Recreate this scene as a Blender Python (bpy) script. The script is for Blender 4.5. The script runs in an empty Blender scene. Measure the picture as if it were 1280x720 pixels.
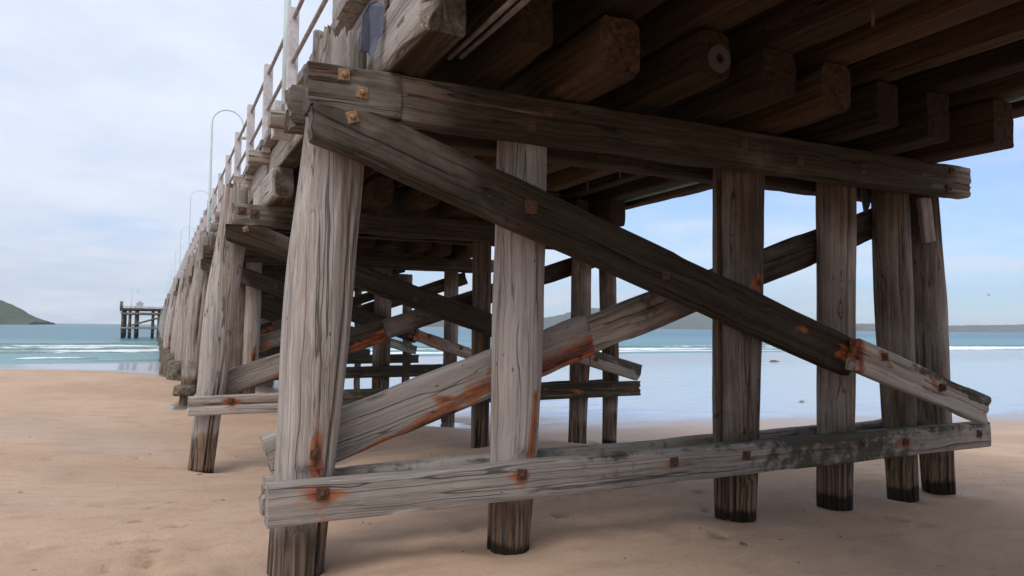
import bpy, math, random
import numpy as np
from mathutils import Vector, Matrix

random.seed(7)
rng = np.random.default_rng(11)
scene = bpy.context.scene
COL = scene.collection
R = math.radians

# ------------------------------------------------------------------ numpy noise
_perm = rng.permutation(4096)
_val = rng.random(4096) * 2 - 1

def vnoise(x, y, z):
    x = np.asarray(x, float); y = np.asarray(y, float); z = np.asarray(z, float)
    x, y, z = np.broadcast_arrays(x, y, z)
    xi = np.floor(x).astype(int); yi = np.floor(y).astype(int); zi = np.floor(z).astype(int)
    fx = x - xi; fy = y - yi; fz = z - zi
    fx = fx * fx * (3 - 2 * fx); fy = fy * fy * (3 - 2 * fy); fz = fz * fz * (3 - 2 * fz)
    def h(a, b, c):
        return _val[_perm[(_perm[(_perm[a & 4095] + b) & 4095] + c) & 4095]]
    def lp(a, b, t): return a + (b - a) * t
    return lp(lp(lp(h(xi, yi, zi), h(xi + 1, yi, zi), fx), lp(h(xi, yi + 1, zi), h(xi + 1, yi + 1, zi), fx), fy),
              lp(lp(h(xi, yi, zi + 1), h(xi + 1, yi, zi + 1), fx), lp(h(xi, yi + 1, zi + 1), h(xi + 1, yi + 1, zi + 1), fx), fy), fz)

def fbm(x, y, z, o=4):
    s = 0; a = 1.0; n = 0
    for i in range(o):
        s = s + a * vnoise(x * 2 ** i + 17 * i, y * 2 ** i, z * 2 ** i); n += a; a *= .5
    return s / n

def sstep(t):
    t = np.clip(t, 0, 1); return t * t * (3 - 2 * t)

# ------------------------------------------------------------------ node helpers
def mat_new(name):
    m = bpy.data.materials.new(name); m.use_nodes = True
    nt = m.node_tree; nt.nodes.clear()
    out = nt.nodes.new('ShaderNodeOutputMaterial')
    b = nt.nodes.new('ShaderNodeBsdfPrincipled')
    nt.links.new(b.outputs[0], out.inputs['Surface'])
    return m, nt, b

class G:
    def __init__(s, nt): s.nt = nt
    def n(s, t, **k):
        x = s.nt.nodes.new(t)
        for a, v in k.items(): setattr(x, a, v)
        return x
    def put(s, sock, v):
        if isinstance(v, bpy.types.NodeSocket): s.nt.links.new(v, sock)
        else: sock.default_value = v
    def math(s, op, a, b=0.0, clamp=False):
        x = s.n('ShaderNodeMath', operation=op, use_clamp=clamp)
        s.put(x.inputs[0], a); s.put(x.inputs[1], b); return x.outputs[0]
    def mix(s, f, a, b, blend='MIX'):
        x = s.n('ShaderNodeMix', data_type='RGBA', blend_type=blend)
        s.put(x.inputs[0], f); s.put(x.inputs[6], a); s.put(x.inputs[7], b); return x.outputs[2]
    def noise(s, vec, scale, detail=4, rough=.55, dist=0.0, lac=2.0):
        x = s.n('ShaderNodeTexNoise'); s.put(x.inputs['Vector'], vec)
        x.inputs['Scale'].default_value = scale; x.inputs['Detail'].default_value = detail
        x.inputs['Roughness'].default_value = rough; x.inputs['Distortion'].default_value = dist
        return x.outputs['Fac']
    def ramp(s, f, lo, hi, a=0.0, b=1.0):
        x = s.n('ShaderNodeMapRange'); x.clamp = True; x.interpolation_type = 'SMOOTHSTEP'
        s.put(x.inputs[0], f); x.inputs[1].default_value = lo; x.inputs[2].default_value = hi
        x.inputs[3].default_value = a; x.inputs[4].default_value = b; return x.outputs[0]
    def scale(s, vec, sc):
        x = s.n('ShaderNodeVectorMath', operation='MULTIPLY'); s.put(x.inputs[0], vec); x.inputs[1].default_value = sc
        return x.outputs[0]
    def bump(s, h, strength, dist, normal=None):
        x = s.n('ShaderNodeBump'); s.put(x.inputs['Height'], h)
        x.inputs['Strength'].default_value = strength; x.inputs['Distance'].default_value = dist
        if normal is not None: s.put(x.inputs['Normal'], normal)
        return x.outputs[0]

def C4(*c): return (c[0], c[1], c[2], 1.0)

def wood_material(name, grey, greyd, brown, crack=1.0, grain=1.0, tone=.3):
    """weathered timber: local Z runs along the grain; attribute wx = weathering, rust, tide-dark, moss"""
    m, nt, b = mat_new(name); g = G(nt)
    tc = g.n('ShaderNodeTexCoord').outputs['Object']
    rnd = g.n('ShaderNodeObjectInfo').outputs['Random']
    off = g.n('ShaderNodeVectorMath', operation='ADD')
    g.put(off.inputs[0], tc)
    cb = g.n('ShaderNodeCombineXYZ')
    for i, k in enumerate((13., 29., 47.)): g.put(cb.inputs[i], g.math('MULTIPLY', rnd, k))
    g.put(off.inputs[1], cb.outputs[0]); P = off.outputs[0]
    at = g.n('ShaderNodeAttribute'); at.attribute_name = 'wx'
    sp = g.n('ShaderNodeSeparateColor'); g.put(sp.inputs[0], at.outputs['Color'])
    W, RU, DK = sp.outputs[0], sp.outputs[1], sp.outputs[2]; MO = at.outputs['Alpha']
    # slow wobble so the grain is never dead straight
    wob = g.n('ShaderNodeTexNoise'); g.put(wob.inputs['Vector'], P); wob.inputs['Scale'].default_value = 1.7; wob.inputs['Detail'].default_value = 2
    wv = g.n('ShaderNodeVectorMath', operation='MULTIPLY_ADD'); g.put(wv.inputs[0], wob.outputs['Color']); wv.inputs[1].default_value = (.06, .06, 0); g.put(wv.inputs[2], P)
    Q = wv.outputs[0]
    fine = g.noise(g.scale(Q, (1, 1, .012)), 120 * grain, 4, .6)
    mid = g.noise(g.scale(Q, (1, 1, .018)), 30 * grain, 4, .55)
    broad = g.noise(g.scale(Q, (1, 1, .06)), 7, 4, .55)
    strk = g.noise(g.scale(Q, (1, 1, .035)), 4.5, 3, .5)
    blot = g.noise(g.scale(Q, (1, 1, .5)), 2.3, 5, .6)
    spk = g.noise(Q, 55, 3, .6)
    ck = g.noise(g.scale(Q, (1, 1, .009)), 13 * grain, 1, .4)
    crk = g.ramp(g.math('ABSOLUTE', g.math('SUBTRACT', ck, .5)), .003, .015)          # 0 in a crack
    crk = g.math('MAXIMUM', crk, g.ramp(g.noise(g.scale(Q, (1, 1, .25)), 4.0, 2, .5), .53, .63))
    ck2 = g.noise(g.scale(Q, (1, 1, .012)), 38 * grain, 2, .5)
    crk2 = g.ramp(g.math('ABSOLUTE', g.math('SUBTRACT', ck2, .5)), .0, .03)
    crk2 = g.math('MAXIMUM', crk2, g.ramp(broad, .42, .58))
    vo = g.n('ShaderNodeTexVoronoi'); g.put(vo.inputs['Vector'], g.scale(Q, (1, 1, .45))); vo.inputs['Scale'].default_value = 15
    pit = g.math('MAXIMUM', g.ramp(vo.outputs['Distance'], .07, .13), g.ramp(g.noise(Q, 3.1, 2, .5), .56, .50))
    gr = g.mix(g.ramp(mid, .32, .68), C4(*greyd), C4(*grey))
    gr = g.mix(g.math('MULTIPLY', g.ramp(broad, .35, .7), .5), gr, C4(grey[0] * 1.15, grey[1] * 1.12, grey[2] * 1.10))
    gr = g.mix(g.math('MULTIPLY', g.ramp(strk, .45, .62), .55), gr, C4(grey[0] * .80, grey[1] * .84, grey[2] * .92))
    br = g.mix(g.ramp(mid, .3, .7), C4(brown[0] * .45, brown[1] * .42, brown[2] * .4), C4(brown[0] * 1.3, brown[1] * 1.25, brown[2] * 1.15))
    rv = g.math('FRACT', g.math('MULTIPLY', rnd, 7.31))
    wf = g.math('ADD', g.math('ADD', W, g.math('MULTIPLY', g.math('SUBTRACT', rv, .5), .22)), g.math('MULTIPLY', g.math('SUBTRACT', blot, .5), 1.1))
    wf = g.ramp(wf, .1, .9)
    col = g.mix(wf, br, gr)
    # warm tan blotches where weather has worn the grey skin away
    tan = g.math('MULTIPLY', g.math('MAXIMUM', g.ramp(blot, .52, .72), g.ramp(strk, .44, .34)), .5)
    col = g.mix(g.math('MULTIPLY', tan, W), col, C4(.30, .225, .165))
    col = g.mix(g.ramp(fine, .38, .72, .0, .54), col, g.mix(.6, col, C4(.05, .042, .038)))
    tv = g.math('ADD', 1 - tone * .5, g.math('MULTIPLY', rv, tone))
    tcb = g.n('ShaderNodeCombineColor')
    for i in range(3): g.put(tcb.inputs[i], tv)
    col = g.mix(1.0, col, tcb.outputs[0], 'MULTIPLY')
    # moss and algae
    mo = g.ramp(g.math('ADD', MO, g.math('MULTIPLY', g.math('SUBTRACT', g.noise(Q, 9, 6, .65), .5), 1.3)), .42, .75)
    col = g.mix(g.math('MULTIPLY', mo, .85), col, g.mix(spk, C4(.026, .027, .018), C4(.062, .060, .036)))
    # tide-dark foot
    dk = g.ramp(g.math('ADD', DK, g.math('MULTIPLY', g.math('SUBTRACT', mid, .5), .55)), .15, .85)
    col = g.mix(dk, col, g.mix(g.math('MULTIPLY', g.ramp(mid, .36, .62), g.ramp(DK, .96, .76, .08, 1.0)), C4(.018, .013, .010), C4(.25, .165, .11)))
    # rust stains
    rn = g.noise(g.scale(Q, (1, 1, .35)), 22, 5, .62)
    rs = g.ramp(g.math('ADD', RU, g.math('MULTIPLY', g.math('SUBTRACT', rn, .5), 1.5)), .22, .72)
    rc = g.mix(g.ramp(rn, .35, .65), C4(.20, .055, .02), C4(.46, .140, .048))
    rc = g.mix(g.ramp(RU, .72, .98), rc, C4(.06, .022, .014))
    col = g.mix(g.math('MULTIPLY', rs, .9), col, rc)
    cf = g.math('MULTIPLY', g.math('ADD', g.math('MULTIPLY', crk, .66), .34), g.math('ADD', g.math('MULTIPLY', crk2, .28), .72))
    cf = g.math('MULTIPLY', cf, g.math('ADD', g.math('MULTIPLY', pit, .6), .4))
    if crack < 1: cf = g.math('ADD', g.math('MULTIPLY', cf, crack), 1 - crack)
    ckc = g.n('ShaderNodeCombineColor')
    for i in range(3): g.put(ckc.inputs[i], cf)
    col = g.mix(1.0, col, ckc.outputs[0], 'MULTIPLY')
    g.put(b.inputs['Base Color'], col)
    b.inputs['Roughness'].default_value = .86; b.inputs['Specular IOR Level'].default_value = .22
    hgt = g.math('ADD', g.math('MULTIPLY', cf, 1.2), g.math('ADD', g.math('MULTIPLY', fine, .35), g.math('MULTIPLY', mid, .6)))
    g.put(b.inputs['Normal'], g.bump(hgt, .6, .008))
    return m

WOOD_PILE = wood_material('weathered_pile_wood', (.53, .475, .43), (.27, .233, .205), (.12, .082, .057))
WOOD_BEAM = wood_material('weathered_sawn_timber', (.51, .455, .40), (.25, .212, .178), (.052, .037, .023), grain=1.0)
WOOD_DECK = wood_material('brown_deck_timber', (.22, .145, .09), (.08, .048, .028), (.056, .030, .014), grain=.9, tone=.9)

def simple_mat(name, col, rough=.5, metal=0.0, var=.25, vscale=20, bump=.0, col2=None):
    m, nt, b = mat_new(name); g = G(nt)
    tc = g.n('ShaderNodeTexCoord').outputs['Object']
    n = g.noise(tc, vscale, 5, .6)
    c2 = col2 or tuple(c * (1 - var) for c in col)
    g.put(b.inputs['Base Color'], g.mix(g.ramp(n, .35, .7), C4(*col), C4(*c2)))
    b.inputs['Roughness'].default_value = rough; b.inputs['Metallic'].default_value = metal
    if bump: g.put(b.inputs['Normal'], g.bump(n, .6, bump))
    return m

M_RUST = simple_mat('rusted_iron', (.055, .032, .026), .85, 0, vscale=60, bump=.012, col2=(.15, .055, .026))
M_BRASS = simple_mat('ochre_galvanised_plate', (.34, .225, .12), .65, 0, vscale=60, bump=.003, col2=(.17, .085, .045))
M_PAINT = simple_mat('weathered_white_paint', (.62, .575, .565), .7, 0, vscale=9, bump=.004, col2=(.42, .38, .37))
M_RAIL = simple_mat('dull_rail_pipe', (.36, .31, .28), .6, 0, vscale=12, col2=(.24, .19, .16))
M_TEAL = simple_mat('pale_teal_paint', (.66, .78, .75), .5, 0, vscale=6, col2=(.56, .70, .68))
M_PIPE = simple_mat('teal_pipe_paint', (.22, .36, .32), .5, 0, vscale=6)
M_SHEET = simple_mat('blue_grey_sheet', (.11, .12, .17), .7, 0, vscale=8, bump=.01)
M_DARK = simple_mat('dark_grey_plastic', (.05, .05, .055), .5)
M_CRUST = simple_mat('barnacle_crust', (.085, .072, .055), .9, 0, vscale=16, bump=.08, col2=(.24, .20, .14))
M_WEED = simple_mat('dry_seaweed', (.20, .10, .05), .9, 0, vscale=30, col2=(.05, .03, .02))
M_LITTER = simple_mat('weed_and_shell_bits', (.13, .08, .05), .9, 0, vscale=2.5, col2=(.30, .21, .15))
M_BIRD = simple_mat('gull_feathers', (.12, .12, .13), .8)
M_WHITE = simple_mat('white_cladding', (.72, .72, .72), .6, vscale=3)

# ------------------------------------------------------------------ object helpers
def tag(o, label=None, cat=None, group=None, kind=None):
    if label: o['label'] = label
    if cat: o['category'] = cat
    if group: o['group'] = group
    if kind: o['kind'] = kind
    return o

def thing(name, label, cat, loc, group=None):
    o = bpy.data.objects.new(name, None); COL.objects.link(o); o.location = loc
    o.empty_display_size = .2
    return tag(o, label, cat, group)

def mesh_obj(name, verts, faces, mat, parent=None, M=None, wx=None, smooth=True, flat=None):
    """M = world matrix of the mesh; parents never rotate, so local = world - parent location"""
    me = bpy.data.meshes.new(name)
    me.from_pydata([tuple(v) for v in verts], [], [tuple(int(i) for i in f) for f in faces])
    if wx is not None:
        a = me.attributes.new('wx', 'FLOAT_COLOR', 'POINT')
        a.data.foreach_set('color', np.asarray(wx, np.float32).ravel())
    if smooth:
        me.polygons.foreach_set('use_smooth', [True] * len(me.polygons))
        if flat is not None:
            for i in flat: me.polygons[i].use_smooth = False
    me.materials.append(mat)
    o = bpy.data.objects.new(name, me); COL.objects.link(o)
    W = M.copy() if M is not None else Matrix.Identity(4)
    if parent is not None:
        o.parent = parent
        pl = parent_world(parent)
        W = pl.inverted() @ W
    o.matrix_basis = W
    return o

def parent_world(p):
    return p.matrix_basis.copy() if p.parent is None else parent_world(p.parent) @ p.matrix_basis

def frame(p0, p1, up):
    z = (Vector(p1) - Vector(p0)).normalized()
    y = (Vector(up) - z * Vector(up).dot(z)).normalized()
    x = y.cross(z)
    m = Matrix((x, y, z)).transposed().to_4x4(); m.translation = Vector(p0)
    return m

def default_wx(P): return np.tile([.85, 0, 0, 0], (len(P), 1)).astype(float)

def beam(name, p0, p1, t, h, parent, mat, wxf=default_wx, ds=.05, dl=.06, up=(0, 0, 1), amp=.006, rag=.02, seed=0, post=None, bev=.010, split=0.0, sag=0.0, checks=()):
    """sawn timber from p0 to p1 (centre line); t thick (local x), h high (local y); worn arrises, ragged end grain"""
    p0 = Vector(p0); p1 = Vector(p1); Ln = (p1 - p0).length
    M = frame(p0, p1, up)
    nx = max(2, int(round(t / ds))); ny = max(2, int(round(h / ds)))
    a = t / 2; c = h / 2
    pts = []; nrm = []
    def side(x0, y0, x1, y1, n, nn):
        for i in range(n):
            f = i / (n - 1) if n > 1 else 0
            pts.append((x0 + (x1 - x0) * f, y0 + (y1 - y0) * f)); nrm.append(nn)
    b_ = min(bev, a * .4, c * .4)
    side(-a + b_, -c, a - b_, -c, nx, (0, -1)); side(a, -c + b_, a, c - b_, ny, (1, 0))
    side(a - b_, c, -a + b_, c, nx, (0, 1)); side(-a, c - b_, -a, -c + b_, ny, (-1, 0))
    pts = np.array(pts); nrm = np.array(nrm, float); npm = len(pts)
    nl = max(3, int(round(Ln / dl)) + 1)
    z = np.linspace(0, Ln, nl)
    X = np.tile(pts[:, 0], (nl, 1)); Y = np.tile(pts[:, 1], (nl, 1)); Z = np.tile(z[:, None], (1, npm))
    s = seed * 7.31
    d = amp * fbm(X * 9 + s, Y * 9, Z * .8 + s, 3) + amp * 1.1 * vnoise(X * 3 + s, Y * 3 + 5, Z * 1.6)
    gro = vnoise(X * 26 + s, Y * 26 + 9, Z * .35 + s)
    d = d - amp * 1.6 * np.clip(gro - .45, 0, 1)
    # chipped arrises
    ed = (np.minimum(a - np.abs(X), c - np.abs(Y)) < 1e-6) & (np.minimum(np.abs(np.abs(X) - a), np.abs(np.abs(Y) - c)) < b_ * 1.2)
    d = np.where((np.abs(X) > a - b_ * 1.1) & (np.abs(Y) > c - b_ * 1.1), d - amp * 1.5 * np.clip(vnoise(X + s, Y, Z * 4 + s) , 0, 1), d)
    ckm = np.zeros_like(Z)
    for (yk, za, zb, dep, wd) in checks:
        yy = yk + .012 * vnoise(Z * 2.2 + s, yk * 50, 0) + .004 * vnoise(Z * 9 + s, yk * 50, 3)
        g_ = np.exp(-((Y - yy) / wd) ** 2) * (np.abs(nrm[:, 0]) > .5) * sstep((Z - za) / .04 + .5) * sstep((zb - Z) / .25)
        ckm = np.maximum(ckm, g_)
        d = d - dep * g_
    X = X + nrm[:, 0] * d; Y = Y + nrm[:, 1] * d
    if sag: Y = Y - sag * np.sin(np.pi * Z / Ln)
    e = rag * fbm(X[0] * 20 + s, Y[0] * 20, 3.3, 3); e2 = rag * fbm(X[-1] * 20 + s, Y[-1] * 20, 8.3, 3)
    if split:
        e = e + split * np.clip(vnoise(X[0] * 0 + s, Y[0] * 45, 1.7) , 0, 1); e2 = e2 - split * np.clip(vnoise(s, Y[-1] * 45, 4.7), 0, 1)
    Z[0] += e; Z[-1] += e2
    V = np.stack([X, Y, Z], -1).reshape(-1, 3).tolist()
    F = []
    for i in range(nl - 1):
        for j in range(npm):
            k = (j + 1) % npm
            F.append((i * npm + j, i * npm + k, (i + 1) * npm + k, (i + 1) * npm + j))
    flat = []
    for ring, zz, sg in ((0, 0, -1), (nl - 1, Ln, 1)):
        rb = len(V)
        for j in range(npm): V.append(tuple(V[ring * npm + j]))
        base = len(V)
        for j in range(npm):
            q = V[ring * npm + j]; V.append((q[0] * .62, q[1] * .62, q[2] + rag * .4 * float(vnoise(q[0] * 40 + s, q[1] * 40, ring))))
        V.append((0, 0, zz + rag * .3 * sg * 0))
        for j in range(npm):
            k = (j + 1) % npm
            f1 = (rb + j, base + j, base + k, rb + k); f2 = (base + j, base + npm, base + k)
            if sg > 0: f1 = f1[::-1]; f2 = f2[::-1]
            flat += [len(F), len(F) + 1]; F.append(f1); F.append(f2)
    V = np.array(V)
    Mn = np.array(M)
    Wp = V @ Mn[:3, :3].T + Mn[:3, 3]
    if post is not None:
        Wp = post(Wp); V = (Wp - Mn[:3, 3]) @ Mn[:3, :3]
    wx = wxf(Wp)
    if len(checks): wx[:ckm.size, 2] = np.maximum(wx[:ckm.size, 2], ckm.ravel() * 1.0)
    return mesh_obj(name, V, F, mat, parent, M, wx, True, flat)

def pile(name, prof, yc, parent, mat, wxf, seg=72, dz=.05, seed=0, ncrack=7, notch=None, jag=0.0, lean=0.0, deep=.035, slot_top=.33):
    """round log; prof = [(z, x, r)...] from foot to head; notch = (z0, z1, yfront)"""
    prof = sorted(prof); zs = np.array([p[0] for p in prof]); xs = np.array([p[1] for p in prof]); rs = np.array([p[2] for p in prof])
    z0, z1 = zs[0], zs[-1]
    nl = int((z1 - z0) / dz) + 1
    z = np.linspace(z0, z1, nl); th = np.linspace(0, 2 * np.pi, seg, endpoint=False)
    Zg, T = np.meshgrid(z, th, indexing='ij')
    # smooth profile
    def interp(v):
        w = np.interp(np.linspace(z0, z1, 200), zs, v)
        k = np.ones(25) / 25; wp = np.pad(w, 12, mode='edge'); w = np.convolve(wp, k, 'valid')
        return np.interp(z, np.linspace(z0, z1, 200), w)
    r = interp(rs)[:, None]; x = interp(xs)[:, None]
    s = seed * 5.77
    r = r * (1 + .045 * fbm(np.cos(T) * .9 + s, np.sin(T) * .9, Zg * .55, 3) * 2)
    r = r + .010 * fbm(np.cos(T) * 4 + s, np.sin(T) * 4 + 3, Zg * 1.1, 3)
    lr = np.random.default_rng(seed + 100); ckm = np.zeros_like(T)
    for k in range(ncrack):
        t0 = lr.uniform(0, 2 * np.pi); dp = deep * lr.uniform(.35, 1); w = lr.uniform(.035, .075)
        ca = lr.uniform(z0, z1); ln = lr.uniform(.5, 1.6)
        tz = t0 + .35 * vnoise(Zg * .6, k * 9.1 + s, 0.5) + .05 * vnoise(Zg * 5, k * 3.3 + s, 2.5)
        dd = np.abs((T - tz + np.pi) % (2 * np.pi) - np.pi)
        act = sstep((ln - np.abs(Zg - ca)) / .5)
        e_ = act * np.exp(-(dd / w) ** 2); r = r - dp * e_; ckm = np.maximum(ckm, e_ * min(1, dp / .022))
    for k in range(15 if seg > 50 else 0):
        t0 = lr.uniform(0, 2 * np.pi); tp = slot_top * lr.uniform(.45, 1.15)
        tz = t0 + .10 * vnoise(Zg * 2.5, k * 7.7 + s, 1.5)
        dd = np.abs((T - tz + np.pi) % (2 * np.pi) - np.pi)
        e_ = np.exp(-(dd / .042) ** 2) * sstep((tp - Zg) / .12); r = r - .014 * e_; ckm = np.maximum(ckm, e_ * lr.uniform(.6, 1))
    Xg = x + r * np.cos(T); Yg = yc + lean * Zg + r * np.sin(T)
    if notch:
        for (n0, n1, yf) in notch:
            inb = (Zg > n0) & (Zg < n1 + .012 * np.sin(T * 5))
            Yg = np.where(inb & (Yg < yf), yf, Yg)
    if jag:
        Zg[-1] += jag * (vnoise(T[0] * 14 + s, 0, 0) + .6 * vnoise(T[0] * 40, s, 0)); Zg[-2] += jag * .3 * vnoise(T[0] * 14 + s, 0, 0)
    V = np.stack([Xg, Yg, Zg], -1).reshape(-1, 3).tolist(); F = []
    for i in range(nl - 1):
        for j in range(seg):
            k = (j + 1) % seg
            F.append((i * seg + j, i * seg + k, (i + 1) * seg + k, (i + 1) * seg + j))
    flat = []
    top = (nl - 1) * seg; cx, cy = float(x[-1, 0]), yc + lean * z1
    rings = [top]
    for q in (.8, .55, .25):
        base = len(V)
        for j in range(seg):
            a = V[top + j]
            V.append((cx + (a[0] - cx) * q, cy + (a[1] - cy) * q, a[2] + jag * .9 * float(vnoise(a[0] * 38 * q, a[1] * 38 * q, s))))
        rings.append(base)
    V.append((cx, cy, z1 - jag * .3))
    for a, b_ in zip(rings[:-1], rings[1:]):
        for j in range(seg):
            k = (j + 1) % seg; flat.append(len(F)); F.append((a + j, a + k, b_ + k, b_ + j))
    for j in range(seg):
        flat.append(len(F)); F.append((rings[-1] + j, rings[-1] + (j + 1) % seg, len(V) - 1))
    V = np.array(V)
    org = Vector((float(x[0, 0]), yc, 0))
    wx = wxf(V); wx[:ckm.size, 2] = np.maximum(wx[:ckm.size, 2], ckm.ravel() * .98)
    return mesh_obj(name, V - np.array(org), F, mat, parent, Matrix.Translation(org), wx, True, flat)

def boxes_mesh(name, boxes, mat, parent=None, wxf=None, jit=0.0, loc=(0, 0, 0)):
    V = []; F = []
    for (x0, x1, y0, y1, z0, z1) in boxes:
        b = len(V)
        for z in (z0, z1):
            for (x, y) in ((x0, y0), (x1, y0), (x1, y1), (x0, y1)):
                V.append((x, y, z))
        for f in ((0, 3, 2, 1), (4, 5, 6, 7), (0, 1, 5, 4), (1, 2, 6, 5), (2, 3, 7, 6), (3, 0, 4, 7)): F.append(tuple(b + i for i in f))
    V = np.array(V, float)
    wx = wxf(V) if wxf else None
    o = mesh_obj(name, V - np.array(loc), F, mat, parent, Matrix.Translation(Vector(loc)), wx, False)
    return o

def tube(name, path, rad, mat, parent=None, seg=10, caps=True, M=None):
    P = [Vector(p) for p in path]; V = []; F = []
    rad = rad if isinstance(rad, (list, tuple)) else [rad] * len(P)
    prev = None
    for i, p in enumerate(P):
        d = (P[min(i + 1, len(P) - 1)] - P[max(i - 1, 0)]).normalized()
        ref = Vector((0, 1, 0)) if abs(d.y) < .9 else Vector((1, 0, 0))
        a = d.cross(ref).normalized(); b = d.cross(a)
        for k in range(seg):
            t = 2 * math.pi * k / seg
            V.append(p + (a * math.cos(t) + b * math.sin(t)) * rad[i])
    for i in range(len(P) - 1):
        for k in range(seg):
            m = (k + 1) % seg
            F.append((i * seg + k, i * seg + m, (i + 1) * seg + m, (i + 1) * seg + k))
    if caps:
        F.append(tuple(range(seg))[::-1]); F.append(tuple((len(P) - 1) * seg + k for k in range(seg)))
    base = P[0].copy()
    return mesh_obj(name, [v - base for v in V], F, mat, parent, Matrix.Translation(base), None, True)

def bolt(pos, parent, kind='rust', size=.045, axis=(0, -1, 0), rot=0.0):
    """square plate washer with a domed bolt head; faces along axis"""
    V = []; F = []
    s = size
    def ringpts(n, r, z, sq=False):
        out = []
        for k in range(n):
            t = 2 * math.pi * k / n + math.pi / 4
            rr = r / max(abs(math.cos(t)), abs(math.sin(t))) if sq else r
            out.append((rr * math.cos(t), rr * math.sin(t), z))
        return out
    n = 16
    rings = []
    if kind == 'plate':
        rings += [ringpts(n, s, -.01, True), ringpts(n, s, .003, True), ringpts(n, s * .95, .006, True)]
    if kind != 'plate': rings += [ringpts(n, s, -.012, True), ringpts(n, s, .008, True), ringpts(n, s * .94, .012, True)]
    hh = .026 if kind == 'plate' else .034
    rings += [ringpts(n, s * .52, .007 if kind == 'plate' else .013), ringpts(n, s * .47, hh * .7), ringpts(n, s * .30, hh * .95), ringpts(n, s * .1, hh)]
    for rg in rings: V += rg
    for i in range(len(rings) - 1):
        for k in range(n):
            m = (k + 1) % n; F.append((i * n + k, i * n + m, (i + 1) * n + m, (i + 1) * n + k))
    F.append(tuple((len(rings) - 1) * n + k for k in range(n)))
    z = Vector(axis).normalized(); x = Vector((1, 0, 0)); y = z.cross(x)
    M = Matrix((x, y, z)).transposed().to_4x4() @ Matrix.Rotation(rot, 4, 'Z'); M.translation = Vector(pos)
    return mesh_obj('bolt', V, F, M_BRASS if kind == 'plate' else M_RUST, parent, M, None, False)

# ------------------------------------------------------------------ camera
F_PX, HCAM = 900.0, 1.5
yaw, pitch, roll = R(26.3), R(3.1), R(.55)
fw = Vector((math.sin(yaw) * math.cos(pitch), math.cos(yaw) * math.cos(pitch), math.sin(pitch)))
r0 = Vector((math.cos(yaw), -math.sin(yaw), 0)); u0 = r0.cross(fw)
rt = r0 * math.cos(roll) + u0 * math.sin(roll); upv = u0 * math.cos(roll) - r0 * math.sin(roll)
cam = bpy.data.cameras.new('camera'); co = bpy.data.objects.new('camera', cam); COL.objects.link(co)
mw = Matrix((rt, upv, -fw)).transposed().to_4x4(); mw.translation = Vector((0, 0, HCAM)); co.matrix_world = mw
cam.sensor_fit = 'HORIZONTAL'; cam.sensor_width = 36; cam.lens = 36 * F_PX / 1280
cam.clip_start = .05; cam.clip_end = 60000
scene.camera = co

def at(px, py, Y):
    """the point where the sight line through pixel (px, py) of the 1280x720 photograph meets the plane at depth Y"""
    d = fw + rt * ((px - 640) / F_PX) + upv * ((360 - py) / F_PX)
    return Vector((0, 0, HCAM)) + d * (Y / d.y)

# ------------------------------------------------------------------ ground
SEA = -.90
def y_wet(X):
    xs = np.array([-60, -4, -1, 2, 4, 6, 8, 10, 13, 18, 40.]); ys = np.array([39.5, 38.5, 36, 29.5, 23, 18.5, 16.2, 14.8, 13.0, 11.2, 10.])
    return (np.interp(X - 1, xs, ys) + np.interp(X, xs, ys) + np.interp(X + 1, xs, ys)) / 3
def y_shore(X): return 49 + 7 * sstep((X + 5) / 40)
def ground_z(X, Y):
    s = Y - y_wet(X) ; wid = np.maximum(y_shore(X) - y_wet(X), 4)
    z = np.where(s < 0, -.62 * sstep(1 + s / 12), -.62 - .27 * np.clip(s / wid, 0, 1.0))
    z = np.where(Y > y_shore(X), -.89 - .03 * (Y - y_shore(X)), z)
    z = z - .45 * np.exp(-.5 * (((X - 1.5) / 2.6) ** 2 + ((Y - 11.2) / 2.6) ** 2)) * (s < 40)
    z = z - .24 * np.exp(-.5 * (((X - 4.5) / 3.2) ** 2 + ((Y - 16.3) / 3.6) ** 2))
    z = z - .16 * np.exp(-.5 * (((X - 7) / 2.0) ** 2 + ((Y - 10.4) / 2.2) ** 2))
    z = z - .02 * np.clip(X - .8, 0, 6) * sstep((9 - Y) / 5)
    z = z + 3.4 * sstep((-10 - Y) / 13)      # unseen low dune added behind the camera to block sky light
    return np.maximum(z, -7.0)

def hash_(x, y): return (math.sin(x * 127.1 + y * 311.7) * 43758.5) % 1
PILE_X = [.85, 2.35, 4.53, 5.76, 6.70, 7.34]
BENT_Y = [4.78 + 5.85 * k for k in range(21)]

def axis_pts(lo, hi, fine, grow):
    out = [0.0]
    return out
def grid_axis(segs):
    out = []
    for a, b, d in segs: out += list(np.arange(a, b, d))
    out.append(segs[-1][1]); return np.array(out)
gx = grid_axis([(-2650, -400, 375), (-400, -60, 34), (-60, -12, 2.0), (-12, -3, .18), (-3, 9, .06), (9, 20, .18), (20, 60, 1.), (60, 400, 20), (400, 2650, 375)])
gy = grid_axis([(-2650, -400, 375), (-400, -20, 38), (-20, 1, 1.0), (1, 9, .06), (9, 20, .12), (20, 62, .6), (62, 120, 4), (120, 400, 40), (400, 2650, 375)])
GX, GY = np.meshgrid(gx, gy, indexing='xy')
GZ = ground_z(GX, GY)
nearw = sstep((45 - np.hypot(GX, GY)) / 25)
dry = sstep(-(GY - y_wet(GX)) / 4)
GZ = GZ + nearw * (.028 * fbm(GX * .45, GY * .8, 0.3, 3) + dry * (.010 * fbm(GX * 1.8, GY * 3.2, 5.3, 3)))
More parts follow.
